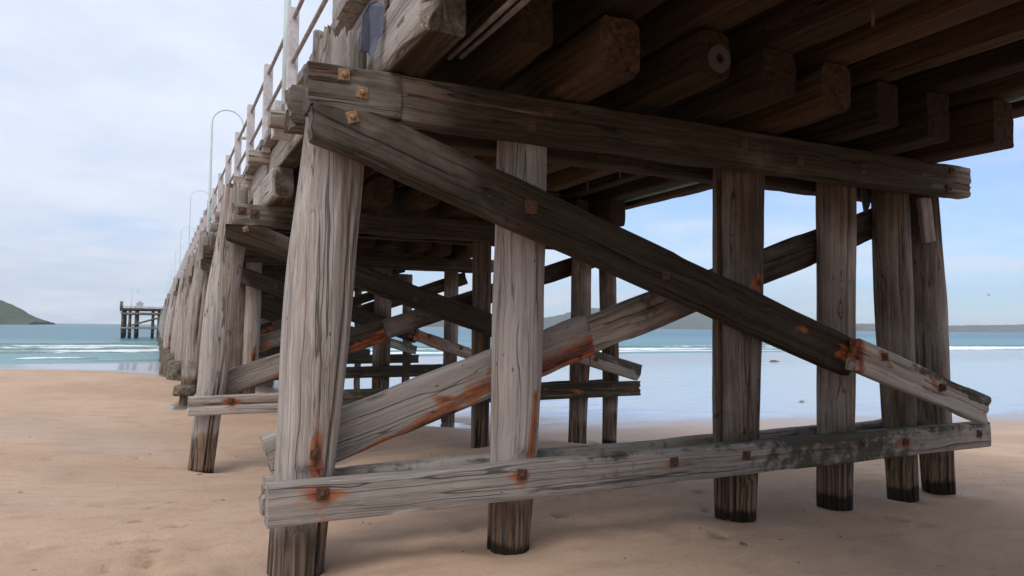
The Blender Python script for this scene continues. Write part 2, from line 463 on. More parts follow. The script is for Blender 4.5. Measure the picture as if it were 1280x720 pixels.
# old footprints, softened by wind, and scour rings at the piles
lr = np.random.default_rng(5)
PR = np.zeros_like(GX)      # print colour: scuffed damp sand plus shade painted into the hollows
trod = dry * nearw * sstep((fbm(GX * .55, GY * .7, 21.3, 3) - .05) / .3)
trod = trod + 1.6 * np.exp(-(((GX + .25) / 1.0) ** 2 + ((GY - 4.9) / .8) ** 2) ** 2)
GZ = GZ + trod * .045 * fbm(GX * 5.5, GY * 6.5, 3.7, 3) * sstep((fbm(GX * 1.3, GY * 1.3, 8.8, 2) + .25) / .5)
foot = [(lr.uniform(-2.6, .7), lr.uniform(3.6, 8)) for _ in range(26)] + [(lr.uniform(0, 7), lr.uniform(3.0, 8.5)) for _ in range(20)]
foot += [(-.35 + .08 * i * (1 if i % 2 else .4), 3.9 + .33 * i) for i in range(9)]
foot += [(lr.uniform(-4.5, 1), lr.uniform(5, 12)) for _ in range(34)] + [(lr.uniform(1, 9), lr.uniform(5, 11)) for _ in range(16)]
for (x, y) in foot:
    a = lr.uniform(0, 3.14); dx = GX - x; dy = GY - y
    u = dx * math.cos(a) + dy * math.sin(a); v = -dx * math.sin(a) + dy * math.cos(a)
    q = (u / (.06 + .07 * hash_(x, y))) ** 2 + (v / .05) ** 2 * (1 + .5 * vnoise(GX * 14, GY * 14, x))
    PR = np.maximum(PR, lr.uniform(.5, 1) * np.exp(-(q * .8) ** 1.5) * (np.abs(dx) + np.abs(dy) < 1))
    GZ = GZ - lr.uniform(.03, .055) * np.exp(-q) + .013 * np.exp(-(np.sqrt(q) - 1.5) ** 2 * 4)
for by in BENT_Y[:4]:
    for x in PILE_X:
        q = np.hypot(GX - x, (GY - by) * .9)
        q = q * (1 + .25 * vnoise(GX * 2.2, GY * 2.2, x))
        GZ = GZ - .055 * np.exp(-(q / .33) ** 2) + .016 * np.exp(-((q - .55) / .15) ** 2)
nvx = len(gx); nvy = len(gy)
V = np.stack([GX, GY, GZ], -1).reshape(-1, 3)
idx = np.arange(nvx * nvy).reshape(nvy, nvx)
Fq = np.stack([idx[:-1, :-1], idx[:-1, 1:], idx[1:, 1:], idx[1:, :-1]], -1).reshape(-1, 4)
# wetness is a real property of the sand: how far each point lies below the dry line
s_w = GY - y_wet(GX) + 2.2 * fbm(GX * .22, GY * .5, 9.1, 3) + .8 * fbm(GX * 1.3, GY * 2.4, 4.1, 2)
wet = sstep((s_w + 2.8) / 5.4)
wet = np.maximum(wet, .38 * np.exp(-(((GX + 3.0) / 3.2) ** 2 + ((GY - 11.5) / 2.6) ** 2)) * sstep(.5 + 1.2 * fbm(GX * .5, GY * .9, 12.0, 3)))
pool = .95 * np.exp(-.5 * (((GX - 5.6) / 1.5) ** 2 + ((GY - 16.0) / 1.5) ** 2)) + .75 * np.exp(-.5 * (((GX - .55) / .55) ** 2 + ((GY - 16.1) / .5) ** 2))
wet = np.maximum(wet, sstep((pool + .35 * fbm(GX * .9, GY * .9, 2.2, 3) - .55) / .15))
contact_ring = np.zeros_like(GX)  # dark rings at pile feet: mild damp plus painted contact shade
for by in BENT_Y[:5]:
    for x in PILE_X: contact_ring = np.maximum(contact_ring, np.exp(-((GX - x) ** 2 + (GY - by) ** 2) / .33 ** 2))
damp_and_shade = sstep((s_w + 9 + 7 * fbm(GX * .18, GY * .35, 6.6, 3)) / 9)
damp_and_shade = np.clip(np.maximum(damp_and_shade, contact_ring * (.8 + .6 * fbm(GX * 3, GY * 3, 1.2, 3))), 0, 1)
wxg = np.stack([wet, damp_and_shade, sstep((GY - 30) / 9), np.clip(PR, 0, 1)], -1).reshape(-1, 4)

def sand_material():
    m, nt, b = mat_new('beach_sand'); g = G(nt)
    tc = g.n('ShaderNodeTexCoord').outputs['Object']
    at_ = g.n('ShaderNodeAttribute'); at_.attribute_name = 'wx'
    sp = g.n('ShaderNodeSeparateColor'); g.put(sp.inputs[0], at_.outputs['Color'])
    WET, DAMP_AND_SHADE = sp.outputs[0], sp.outputs[1]
    n1 = g.noise(tc, .35, 6, .6); n2 = g.noise(g.scale(tc, (1, 2.2, 1)), 2.1, 5, .6); n3 = g.noise(tc, 160, 3, .7); n4 = g.noise(tc, 26, 4, .6)
    col = g.mix(g.ramp(n1, .35, .65), C4(.61, .425, .302), C4(.51, .345, .24))
    col = g.mix(g.ramp(n2, .45, .72, 0, .5), col, C4(.42, .275, .19))
    col = g.mix(g.ramp(n3, .42, .78, 0, .38), col, C4(.27, .175, .115))
    col = g.mix(g.ramp(n4, .62, .72, 0, .35), col, C4(.24, .155, .11))
    col = g.mix(g.ramp(g.noise(g.scale(tc, (1, 1.6, 1)), 7.5, 4, .6), .66, .74, 0, .5), col, C4(.22, .14, .095))
    col = g.mix(g.ramp(g.noise(tc, 42, 3, .75), .68, .76, 0, .55), col, C4(.16, .10, .07))
    col = g.mix(g.math('MULTIPLY', DAMP_AND_SHADE, .7), col, C4(.37, .25, .18))
    col = g.mix(g.math('MULTIPLY', g.ramp(g.math('ADD', at_.outputs['Alpha'], g.math('MULTIPLY', g.math('SUBTRACT', n4, .5), .9)), .3, .75), .6), col, C4(.25, .15, .095))
    col = g.mix(g.math('MULTIPLY', WET, .9), col, C4(.175, .15, .145))
    g.put(b.inputs['Base Color'], col)
    g.put(b.inputs['Roughness'], g.math('ADD', g.math('ADD', .92, g.math('MULTIPLY', DAMP_AND_SHADE, -.42)), g.math('MULTIPLY', WET, -.38)))
    g.put(b.inputs['Specular IOR Level'], g.math('ADD', .2, g.math('ADD', g.math('MULTIPLY', WET, .3), g.math('MULTIPLY', DAMP_AND_SHADE, .35))))
    g.put(b.inputs['Coat Weight'], g.math('MULTIPLY', WET, .85)); g.put(b.inputs['Coat Roughness'], g.math('ADD', .10, g.math('MULTIPLY', sp.outputs[2], .28))); b.inputs['Coat IOR'].default_value = 1.6
    hgt = g.math('ADD', g.math('MULTIPLY', n3, .35), g.math('ADD', n4, g.math('MULTIPLY', n2, 2.0)))
    bp = g.n('ShaderNodeBump'); g.put(bp.inputs['Height'], hgt); bp.inputs['Distance'].default_value = .012
    g.put(bp.inputs['Strength'], g.math('ADD', .8, g.math('ADD', g.math('MULTIPLY', WET, -.5), g.math('MULTIPLY', DAMP_AND_SHADE, -.28))))
    g.put(b.inputs['Normal'], bp.outputs[0])
    return m
me = bpy.data.meshes.new('sand_beach'); me.from_pydata(V.tolist(), [], Fq.tolist())
a = me.attributes.new('wx', 'FLOAT_COLOR', 'POINT'); a.data.foreach_set('color', wxg.astype(np.float32).ravel())
me.polygons.foreach_set('use_smooth', [True] * len(me.polygons)); me.materials.append(sand_material())
sand = bpy.data.objects.new('sand_beach', me); COL.objects.link(sand); tag(sand, 'wide pale tan sand beach, dry to the left and wet and mirror smooth to the right', 'beach', kind='structure')

# ------------------------------------------------------------------ sea
def sea_material():
    m, nt, b = mat_new('sea_water'); g = G(nt)
    tc = g.n('ShaderNodeTexCoord').outputs['Object']
    sx = g.n('ShaderNodeSeparateXYZ'); g.put(sx.inputs[0], tc)
    n1 = g.noise(g.scale(tc, (.25, 1, 1)), .05, 4, .6); n2 = g.noise(g.scale(tc, (.35, 1, 1)), .6, 5, .65)
    n3 = g.noise(g.scale(tc, (.4, 1, 1)), .012, 3, .6)
    shal = g.ramp(g.math('ADD', sx.outputs[1], g.math('MULTIPLY', n1, 40)), 60, 240)
    col = g.mix(shal, C4(.14, .30, .30), C4(.03, .15, .20))
    col = g.mix(g.ramp(n3, .4, .65, 0, .6), col, C4(.02, .10, .16))
    g.put(b.inputs['Base Color'], col)
    b.inputs['Roughness'].default_value = .30; b.inputs['IOR'].default_value = 1.33
    b.inputs['Specular IOR Level'].default_value = .28
    h = g.math('ADD', g.math('MULTIPLY', n2, 1.0), g.math('MULTIPLY', n1, 2.0))
    g.put(b.inputs['Normal'], g.bump(h, 1.0, .35))
    return m
M_SEA = sea_material()
sx = grid_axis([(-2650, -400, 250), (-400, -100, 20), (-100, 200, 2.5), (200, 500, 20), (500, 2650, 215)])
sy = grid_axis([(42, 130, .8), (130, 300, 10), (300, 2650, 235)])
SX, SY = np.meshgrid(sx, sy, indexing='xy')
amp = sstep((400 - np.hypot(SX, SY)) / 300)
SZ = SEA + amp * (.10 * fbm(SX * .05, SY * .16, 0, 3) + .03 * fbm(SX * .4, SY * 1.1, 3, 2)) * sstep((SY - 48) / 12) - .02
idx = np.arange(len(sx) * len(sy)).reshape(len(sy), len(sx))
me = bpy.data.meshes.new('sea'); me.from_pydata(np.stack([SX, SY, SZ], -1).reshape(-1, 3).tolist(), [], np.stack([idx[:-1, :-1], idx[:-1, 1:], idx[1:, 1:], idx[1:, :-1]], -1).reshape(-1, 4).tolist())
me.polygons.foreach_set('use_smooth', [True] * len(me.polygons)); me.materials.append(M_SEA)
sea = bpy.data.objects.new('sea', me); COL.objects.link(sea); tag(sea, 'blue green sea of the bay with small waves', 'sea', kind='structure')

def foam_material():
    m, nt, b = mat_new('surf_foam'); g = G(nt)
    tc = g.n('ShaderNodeTexCoord').outputs['Object']
    at_ = g.n('ShaderNodeAttribute'); at_.attribute_name = 'wx'
    sp = g.n('ShaderNodeSeparateColor'); g.put(sp.inputs[0], at_.outputs['Color'])
    n = g.noise(g.scale(tc, (.25, 1, 1)), 1.6, 6, .7)
    f = g.ramp(g.math('ADD', sp.outputs[0], g.math('MULTIPLY', g.math('SUBTRACT', n, .5), 1.2)), .35, .65)
    g.put(b.inputs['Base Color'], g.mix(f, C4(.10, .19, .17), C4(.82, .84, .85)))
    g.put(b.inputs['Roughness'], g.math('ADD', .25, g.math('MULTIPLY', f, .6)))
    g.put(b.inputs['Normal'], g.bump(n, .7, .15))
    return m
M_FOAM = foam_material()
def wave(x0, x1, yf, hgt, width, seed, foamy, fade=6.0):
    xs = np.arange(x0, x1, .5); ws = np.linspace(-1, 1, 13)
    XX, WW = np.meshgrid(xs, ws, indexing='xy')
    yy = np.array([yf(x) for x in xs])[None, :] + 1.4 * fbm(XX * .05 + seed, 0, 0, 3) + WW * width * (1 + .4 * vnoise(XX * .1, seed, 3))
    env = sstep((XX - x0) / fade) * sstep((x1 - XX) / fade) * (.65 + .5 * fbm(XX * .06, seed, 7, 3))
    zz = SEA - .06 + (hgt * env + .05) * np.exp(-(WW * 1.9 + .35) ** 2) * (1 + .25 * fbm(XX * 1.2, WW * 2, seed, 3))
    fo = foamy + .45 * fbm(XX * .045, seed + 3, 1, 3) - .45 * np.abs(WW + .25) + .25 * (env - .6) 
    edge = (np.abs(WW) > .95) | (XX < x0 + 1) | (XX > x1 - 1)
    zz = np.where(edge, SEA - .15, zz)
    V = np.stack([XX, yy, zz], -1).reshape(-1, 3)
    ix = np.arange(XX.size).reshape(XX.shape)
    Fq = np.stack([ix[:-1, :-1], ix[:-1, 1:], ix[1:, 1:], ix[1:, :-1]], -1).reshape(-1, 4)
    wx = np.stack([np.clip(fo, 0, 1), fo * 0, fo * 0, fo * 0 + 1], -1).reshape(-1, 4)
    o = mesh_obj('wave', V, Fq, M_FOAM, None, None, wx)
    tag(o, 'line of breaking surf on the water', 'wave', kind='structure')
wave(-70, 260, lambda x: 71 - .05 * (x + 10), .34, 1.3, 1, .74)
wave(-60, 240, lambda x: 78 - .04 * x, .26, .9, 2, .22)
wave(-40, -14, lambda x: 66, .22, .9, 8, .6, 4)
wave(-30, 2, lambda x: 86, .26, .8, 9, .5, 5)
wave(-9, -2.5, lambda x: 57.5, .20, .8, 3, .75, 2)
wave(-5, 1.5, lambda x: 53.5, .14, .6, 4, .7, 2)
wave(2, 150, lambda x: 62 - .01 * x, .16, 1.0, 5, .8)
wave(-40, 30, lambda x: 95, .30, 1.4, 6, .2)

# ------------------------------------------------------------------ far land
def land_material(name, c1, c2, c3):
    m, nt, b = mat_new(name); g = G(nt)
    tc = g.n('ShaderNodeTexCoord').outputs['Object']
    n = g.noise(tc, .035, 6, .65); n2 = g.noise(tc, .18, 4, .6)
    col = g.mix(g.ramp(n, .38, .62), C4(*c1), C4(*c2)); col = g.mix(g.ramp(n2, .45, .7, 0, .7), col, C4(*c3))
    g.put(b.inputs['Base Color'], col); b.inputs['Roughness'].default_value = .95; b.inputs['Specular IOR Level'].default_value = .1
    g.put(b.inputs['Normal'], g.bump(n2, 1.0, 3.0))
    return m
def hill(name, prof, Yd, depth, mat, label, rough=.06, step=6, treeh=0.0, seed=0):
    P = [at(x, y, Yd) for x, y in prof]
    px = np.array([p.x for p in P]); pz = np.array([max(p.z, SEA - 2) for p in P])
    xs = np.arange(px[0], px[-1], step); ws = np.linspace(-1, 1, 41)
    XX, WW = np.meshgrid(xs, ws, indexing='xy')
    h = np.interp(xs, px, pz - SEA)[None, :]
    cs = np.clip(1 - np.abs(WW) ** 2.2, 0, 1) ** .8
    z = h * cs * (1 + rough * fbm(XX * .02, WW * 3 + seed, seed, 4) * (1 - .7 * (np.abs(WW) < .1))) + treeh * cs * (.5 + .6 * fbm(XX * .12, WW * 9, seed + 4, 3) + .5 * fbm(XX * .5, WW * 20, seed + 6, 2)) * (h > 1)
    z = SEA - .6 + z
    V = np.stack([XX, Yd + WW * depth, z], -1)
    org = Vector((float(xs.mean()), Yd, SEA))
    V = V.reshape(-1, 3) - np.array(org)
    ix = np.arange(XX.size).reshape(XX.shape)
    Fq = np.stack([ix[:-1, :-1], ix[:-1, 1:], ix[1:, 1:], ix[1:, :-1]], -1).reshape(-1, 4)
    o = mesh_obj(name, V, Fq, mat, None, Matrix.Translation(org), None)
    return tag(o, label, 'hill', kind='structure')
M_GREEN = land_material('headland_scrub', (.055, .085, .038), (.095, .115, .055), (.03, .045, .025))
M_FAR = land_material('far_forest', (.045, .065, .04), (.075, .095, .05), (.03, .04, .028))
M_COAST = land_material('coast_trees', (.05, .06, .045), (.16, .15, .12), (.03, .04, .03))
hill('headland', [(-420, 375), (-260, 356), (-120, 352), (-50, 360), (0, 378), (18, 386), (32, 394), (46, 400.5), (58, 404.2)], 1000, 130, M_GREEN, 'green headland sloping down into the sea at far left', .10, 3, 3.0, 1)
hill('hills', [(470, 407), (530, 404), (600, 404), (676, 401), (705, 397), (738, 388), (765, 386), (800, 389), (840, 390), (890, 393), (940, 401), (980, 404), (1030, 411)], 2200, 260, M_FAR, 'hazy wooded hills across the bay', .07, 3, 9.0, 2)
hill('coast', [(950, 409), (1040, 407.5), (1075, 406), (1100, 407), (1180, 408.5), (1240, 408), (1290, 407), (1400, 407), (1560, 409)], 1500, 120, M_COAST, 'low tree lined coast across the bay at right', .08, 1.5, 5.5, 3)

# ------------------------------------------------------------------ trestles
def streak(P, x0, z0, x1, z1, w, amp=1.0):
    """rust that has run along the grain from (x0, z0) to (x1, z1), tapering to the first end"""
    dx, dz = x1 - x0, z1 - z0; L2 = dx * dx + dz * dz
    t = np.clip(((P[:, 0] - x0) * dx + (P[:, 2] - z0) * dz) / L2, 0, 1)
    d = np.hypot(P[:, 0] - x0 - t * dx, P[:, 2] - z0 - t * dz)
    return amp * np.exp(-(d / (w * (.35 + .65 * t))) ** 2)

def gs(P, cx, cz, sx, sz, drip=0.0, amp=1.0):
    """rust stain centred at (cx, cz) in the face of the bent, with a run below"""
    dx = (P[:, 0] - cx) / sx; dz = (P[:, 2] - cz)
    s = np.exp(-(dx ** 2) - (dz / sz) ** 2)
    if drip: s = np.maximum(s, .75 * np.exp(-(dx / .7) ** 2) * sstep(-dz / .02 + .5) * np.exp(dz / drip) * (dz < .03))
    return s * amp

def pack(W, Rr, D, Mo): return np.clip(np.stack([W, Rr, D, Mo], -1), 0, 1)

def wx_pile(stains=(), tide=.35, grey=.9, moss=0.0, algae=None, foot_dark=.05, patch=()):
    def f(P):
        n = fbm(P[:, 0] * 5, P[:, 1] * 5, P[:, 2] * 1.2, 3)
        zz = P[:, 2]
        D = .72 * sstep((tide + .14 * n - zz) / .22) + .33 * sstep((foot_dark + .05 * n - zz) / .12)
        W = grey + .1 * n - .25 * sstep((zz - 2.2) / .6)
        Rr = np.zeros(len(P))
        for s in stains: Rr = np.maximum(Rr, streak(P, *s[1:]) if s[0] == 's' else gs(P, *s))
        Mo = moss + .0 * n
        if algae: Mo = Mo + algae[2] * np.exp(-((zz - algae[0]) / algae[1]) ** 2)
        for (cx, cz, sx, sz, am) in patch: Mo = Mo + am * np.exp(-((P[:, 0] - cx) / sx) ** 2 - ((zz - cz) / sz) ** 2)
        return pack(W, Rr, D, Mo + 0 * zz)
    return f

def wx_beam(stains=(), grey=lambda P: .8 + 0 * P[:, 0], moss=lambda P: 0 * P[:, 0], dark=lambda P: 0 * P[:, 0]):
    def f(P):
        Rr = np.zeros(len(P))
        for s in stains: Rr = np.maximum(Rr, streak(P, *s[1:]) if s[0] == 's' else gs(P, *s))
        return pack(grey(P), Rr, dark(P), moss(P))
    return f

CORBEL_R = [1.53, 2.15, 2.86, 3.53, 4.22, 4.82, 5.50, 6.16, 6.83]

def moved(P, dy):
    Q = P.copy(); Q[:, 1] = Q[:, 1] + dy; return Q

def build_trestle(yc, label, group, hi, seed, foot, tide, var=0.0):
    """one bent: six piles clasped by double caps, double low walers and crossed braces, corbels on top"""
    rr = random.Random(seed)
    t = thing('timber_trestle', label, 'trestle', (4.2, yc, foot), group)
    dy = yc - 4.78
    j = lambda a: rr.uniform(-a, a) * var
    sg, dz = (150, .035) if hi == 2 else ((56, .07) if hi == 1 else (28, .16))
    ds, dl = (.028, .032) if hi == 2 else ((.05, .07) if hi == 1 else (.1, .3))
    lo = foot - .5
    profs = [
        [(-.06, .847, .176), (.31, .868, .182), (.71, .903, .193), (1.53, .944, .222), (2.06, .975, .216), (2.6, 1.029, .207), (3.05, 1.05, .19), (3.40, 1.055, .173)],
        [(-.11, 2.347, .148), (.15, 2.36, .157), (.67, 2.391, .173), (1.26, 2.408, .189), (2.03, 2.427, .185), (2.76, 2.433, .187), (3.12, 2.44, .185)],
        [(-.17, 4.525, .165), (.47, 4.531, .192), (1.23, 4.547, .206), (2.64, 4.584, .222), (3.12, 4.59, .22)],
        [(-.18, 5.757, .158), (.84, 5.784, .169), (2.36, 5.821, .175), (3.12, 5.83, .175)],
        [(-.23, 6.719, .145), (.81, 6.677, .159), (1.77, 6.645, .174), (2.82, 6.608, .172), (3.12, 6.6, .17)],
        [(-.15, 7.358, .15), (.62, 7.301, .161), (1.78, 7.276, .162), (2.78, 7.193, .156), (3.2, 7.17, .15)]]
    if var:      # the further bents: no fourth pile, straighter and slimmer ones seaward
        rc = .155 if seed == 2 else .20
        profs[1] = [(z, x - .48, r * .92) for z, x, r in profs[1]]
        profs[2] = [(-.17, 4.70, rc * .92), (1.2, 4.71, rc), (3.12, 4.73, rc * .97)]
        profs[3] = [(-.1, 6.49, .155), (1.2, 6.52, .17), (3.12, 6.5, .165)]
        profs[4] = [(-.1, 7.23, .125), (.9, 7.27, .15), (2.0, 7.22, .15), (3.12, 7.22, .145)]
        profs.pop(5)
        if seed != 2:
            profs[0] = [(-.06, .83, .135), (.30, .868, .15), (.55, .89, .20)] + profs[0][3:]
            profs.append([(-.1, 1.62, .15), (1.2, 1.64, .165), (3.1, 1.66, .16)])
    st = [[(.93, .70, .05, .20)], [('s', 2.475, .98, 2.455, .58, .055, .85), (2.475, 1.0, .03, .05, 0, 1.0)], [(4.62, 1.9, .1, .08)], [], [], [], [], []]
    ztop = .555
    for i, pr in enumerate(profs):
        jx, jl, jr = j(.05) * (i > 0), j(.015) * (i > 0), j(.06)
        pr = [(z, x + jx + jl * z, r * (1 + jr)) for z, x, r in pr]
        z0, x0, r0_ = pr[0]; z1, x1, _ = pr[1]
        slope = (x1 - x0) / (z1 - z0)
        pr = [(lo - .1, x0 + slope * (lo - .1 - z0), r0_ * .97)] + pr
        if var: pr = [(z, x - (.12 + .09 * (z - 3) * -.3 if i == 0 else 0), r) for z, x, r in pr]
        yj = (.0 if i != 5 else .05)
        notch = [(.24, ztop + .055 + j(.02), yc - .150)] if hi else None
        p = pile('pile', pr, yc + yj, t, WOOD_PILE, wx_pile(st[i] if hi == 2 else ((pr[2][1] + .08, .8, .07, .25),) if rr.random() < .5 else (), tide=tide, foot_dark=foot + (.09 if i < 2 else .12), grey=(.95 if i < 2 else (.28 if var else .5)),
                 algae=(tide - .1, .25, .35 if i in (2, 3) else .15), patch=((4.64, 1.05, .07, .5, .55), (4.6, 1.9, .2, .12, .5)) if i == 2 and hi == 2 else ()), sg, dz, seed * 11 + i, 9 if i == 0 else 6, notch, jag=.055 if i == 0 else .0, deep=.055 if i == 0 else .034, slot_top=foot + .45)
        if hi == 2 and i == 0:
            bolt((.915, yc - .178, .70), p, size=.034)
        if hi == 2 and i == 2:
            bolt((4.33, yc - .02, .78), p, size=.05, axis=(-1, -.2, 0))
    # caps
    capw = wx_beam((), grey=lambda P: .36 - .30 * sstep((P[:, 0] - 1.25) / 1.1) + .38 * sstep((P[:, 0] - 6.9) / .5),
                   moss=lambda P: .30 * sstep((P[:, 0] - 1.6) / 1.5) * sstep((6.8 - P[:, 0]) / .8))
    zc = 2.985
    if hi == 2:
        c = beam('cap_beam', (.79, yc - .27, zc - .02), (1.372, yc - .27, zc - .01), .19, .30, t, WOOD_BEAM, capw, .013, .025, seed=seed + 1, amp=.007, rag=.012, checks=((.085, 0, .45, .03, .011), (.03, 0, .35, .025, .010), (-.055, -.1, .52, .02, .008), (.125, 0, .3, .02, .008)))
        c2 = beam('cap_beam', (1.30, yc - .258, zc - .01), (7.36, yc - .27, zc + .025), .185, .305, t, WOOD_BEAM, capw, ds, dl, seed=seed + 2, amp=.007, split=.02, rag=.015, checks=((-.02, 5.3, 9, .02, .014), (.07, 5.6, 9, .02, .014), (-.075, 5.45, 9, .02, .014), (.03, .1, 1.2, .008, .010)))
        for (x, z, rt_) in ((1.0, 3.055, .05), (1.115, 2.96, -.08)): bolt((x, yc - .373, z), c, 'plate', .036, rot=rt_)
        for (px, py) in ((664, 158), (686, 140), (1078, 212), (1190, 213), (1186, 236), (930, 180), (1000, 200)):
            q = at(px, py, yc - .36); bolt((q.x, yc - .358, q.z), c2, 'rust', .034)
    else:
        c = beam('cap_beam', (.80 + j(.1), yc - .27, zc), (7.40 + j(.1), yc - .27, zc + .02), .19, .30, t, WOOD_BEAM, capw, ds, dl, seed=seed + 1, amp=.01, split=.05)
        if hi:
            bolt((1.0, yc - .372, 3.03), c, 'rust', .05); bolt((1.16, yc - .372, 3.0), c, 'rust', .055)
    beam('cap_beam', (.77 + j(.1), yc + .27, zc), (7.38 + j(.1), yc + .27, zc + .02), .19, .29, t, WOOD_BEAM, capw, ds * 1.5, dl * 1.5, seed=seed + 3, amp=.01, split=.06, rag=.04)
    # walers
    wst = [(.94, .47, .135, .055, .16), (2.30, .475, .085, .045, .14), (3.62, .46, .07, .03, 0, .55), (4.36, .46, .06, .05, 0, .6), (5.75, .47, .07, .06, .06, .5), (6.35, .45, .12, .05, .05, .85), (7.48, .46, .05, .06, .05, .6)]
    ww = wx_beam(wst, grey=lambda P: (1.0 if not var else .8 - .5 * sstep((P[:, 0] - 1.6) / .8)) - .15 * sstep((P[:, 0] - 2.4) / 2), moss=lambda P: (.30 * sstep((P[:, 0] - 1.6) / .8) if var else 0) + .18 + .5 * sstep((P[:, 0] - 3.6) / 1.6) - .25 * sstep((P[:, 0] - 6.0) / .6) + .18 * sstep((P[:, 2] - .5) / .05) + .3 * np.exp(-((P[:, 0] - 3.1) / .35) ** 2) - .15 * (P[:, 0] < 1.9))
    w = beam('waler', (.63 - (.17 if hi == 1 and seed == 2 else (-.25 if var else 0)) + j(.04), yc - .235, .425), (7.68 + j(.15), yc - .235, .455), .14, .255, t, WOOD_BEAM, ww, ds if hi != 1 else .025, dl, checks=((.01, -1, 20, .035, .016), (-.06, 3, 20, .02, .012)) if hi == 1 else (), seed=seed + 4, amp=.006, split=.05 if var else 0, rag=.02 if var else .006)
    if hi:
        for s in wst[:7] if hi == 2 else wst[:2]:
            bolt((s[0], yc - .305, s[1] + .01), w, 'rust', .036, rot=random.uniform(-.15, .15))
    wb = wx_beam((), grey=lambda P: (.75 if not var else .3) + 0 * P[:, 0], moss=lambda P: .45 + .0 * P[:, 0])
    beam('waler', (.66 + j(.1), yc + .235, .385), (7.5 + j(.15), yc + .235, .46), .14, .25, t, WOOD_BEAM, wb, ds * 1.4, dl * 1.4, seed=seed + 5, amp=.012, split=.05)
    # front brace, high at the left
    clampz = lambda P: np.column_stack([np.maximum(P[:, 0], .805 + .006 * np.sin(P[:, 2] * 60)), P[:, 1], np.where(P[:, 0] < 1.7, np.minimum(P[:, 2], 2.832), P[:, 2])])
    def mossb(P): return .5 * sstep((P[:, 0] - 2.2) / .7) * sstep((5.6 - P[:, 0]) / .4)
    bw = wx_beam(((5.38, 1.30, .10, .10, 0, .75), (4.9, 1.5, .10, .05, 0, .42), (2.29, 2.33, .04, .04, 0, .6)), grey=lambda P: .30 - .2 * sstep((P[:, 0] - 1.4) / 1.2), moss=mossb)
    b1 = beam('brace', (.56, yc - .358, 2.878), (5.50, yc - .358, 1.264), .125, .335, t, WOOD_BEAM, bw, ds, dl, seed=seed + 6, amp=.008, post=clampz, rag=.02)
    b2w = wx_beam((() if not var else (('s', 6.2, 1.0, 5.5, 1.27, .10, .7),)) + ((5.45, 1.28, .05, .3), ('s', 5.85, 1.18, 5.72, 1.30, .05, .7), ('s', 6.55, .93, 6.40, 1.05, .05, .7), (7.2, .72, .05, .05, 0, .6)), grey=lambda P: (.95 if not var else .7) + 0 * P[:, 0],
                  moss=lambda P: .25 + .5 * (P[:, 2] > 1.41 - .34 * (P[:, 0] - 5.46) - .03) * sstep((P[:, 0] - 5.9) / .5))
    b2 = beam('brace', (5.42, yc - .482, 1.295), (7.26 + j(.2), yc - .475, .735), .118, .275, t, WOOD_BEAM, b2w, ds, dl, seed=seed + 7, amp=.010, rag=.03, split=.04)
    if hi:
        bolt((1.045, yc - .425, 2.80 - .02), b1, 'plate', .036, rot=.35)
        bolt((2.29, yc - .425, 2.325), b1, 'rust', .045)
        bolt((3.45, yc - .425, 1.90), b1, 'rust', .03)
        bolt((5.75, yc - .545, 1.27), b2, 'rust', .035); bolt((6.55, yc - .545, .98), b2, 'rust', .035)
    # rear brace, low at the left
    r1 = wx_beam((('s', 1.22, .57, 1.98, .85, .11, 1.0), ('s', 1.7, .80, 2.24, 1.05, .085, .8), ('s', 2.23, 1.0, 2.27, 1.2, .03, .6), ('s', 2.5, 1.10, 3.15, 1.34, .12, .9), ('s', 3.15, 1.30, 3.16, 1.55, .03, .6), (1.9, .97, .10, .035, 0, .95)),
                 grey=lambda P: (.95 if not var else .75 - .5 * sstep((P[:, 0] - 1.8) / .6)) - .35 * sstep((P[:, 0] - 2.9) / .5), moss=lambda P: 0 * P[:, 0] + .1)
    beam('brace', (.70, yc + .22, .605), (3.16, yc + .24, 1.435), .13, .335, t, WOOD_BEAM, r1, ds, dl, seed=seed + 8, amp=.010, rag=.02)
    r2 = wx_beam((('s', 3.2, 1.35, 3.21, 1.58, .03, .5), ('s', 3.5, 1.55, 4.0, 1.74, .05, .35)), grey=lambda P: .55 - .45 * sstep((P[:, 0] - 3.4) / 1.6), moss=lambda P: .1 + .4 * np.exp(-((P[:, 0] - 3.75) / .3) ** 2))
    b4 = beam('brace', (3.17, yc + .232, 1.440), (6.95, yc + .23, 2.715), .125, .30, t, WOOD_BEAM, r2, ds * 1.2, dl * 1.3, seed=seed + 9, amp=.010, rag=.02)
    if hi == 2:
        for (px, py) in ((718, 450), (735, 452), (752, 447)):
            q = at(px, py, yc + .22)
            tube('nail', [(q.x, yc + .2, q.z + .06), (q.x + .01, yc + .2, q.z - .035)], [.006, .003], M_RUST, b4, 6)
        q0 = at(890, 215, yc - .02); 
        tube('hanging_strip', [(4.338, yc - .02, 2.8), (4.335, yc - .03, 1.2), (4.335, yc - .03, .5), (4.342, yc - .04, .02)], [.016, .016, .014, .004], M_RUST, t, 8)
        beam('packer_plank', (6.945, yc - .135, 2.84), (7.0, yc - .142, 2.40), .05, .185, t, WOOD_PILE, lambda P: pack(.45 + 0 * P[:, 0], 0 * P[:, 0], 0 * P[:, 0], 0 * P[:, 0]), .03, .04, up=(1, 0, 0), seed=seed + 10)
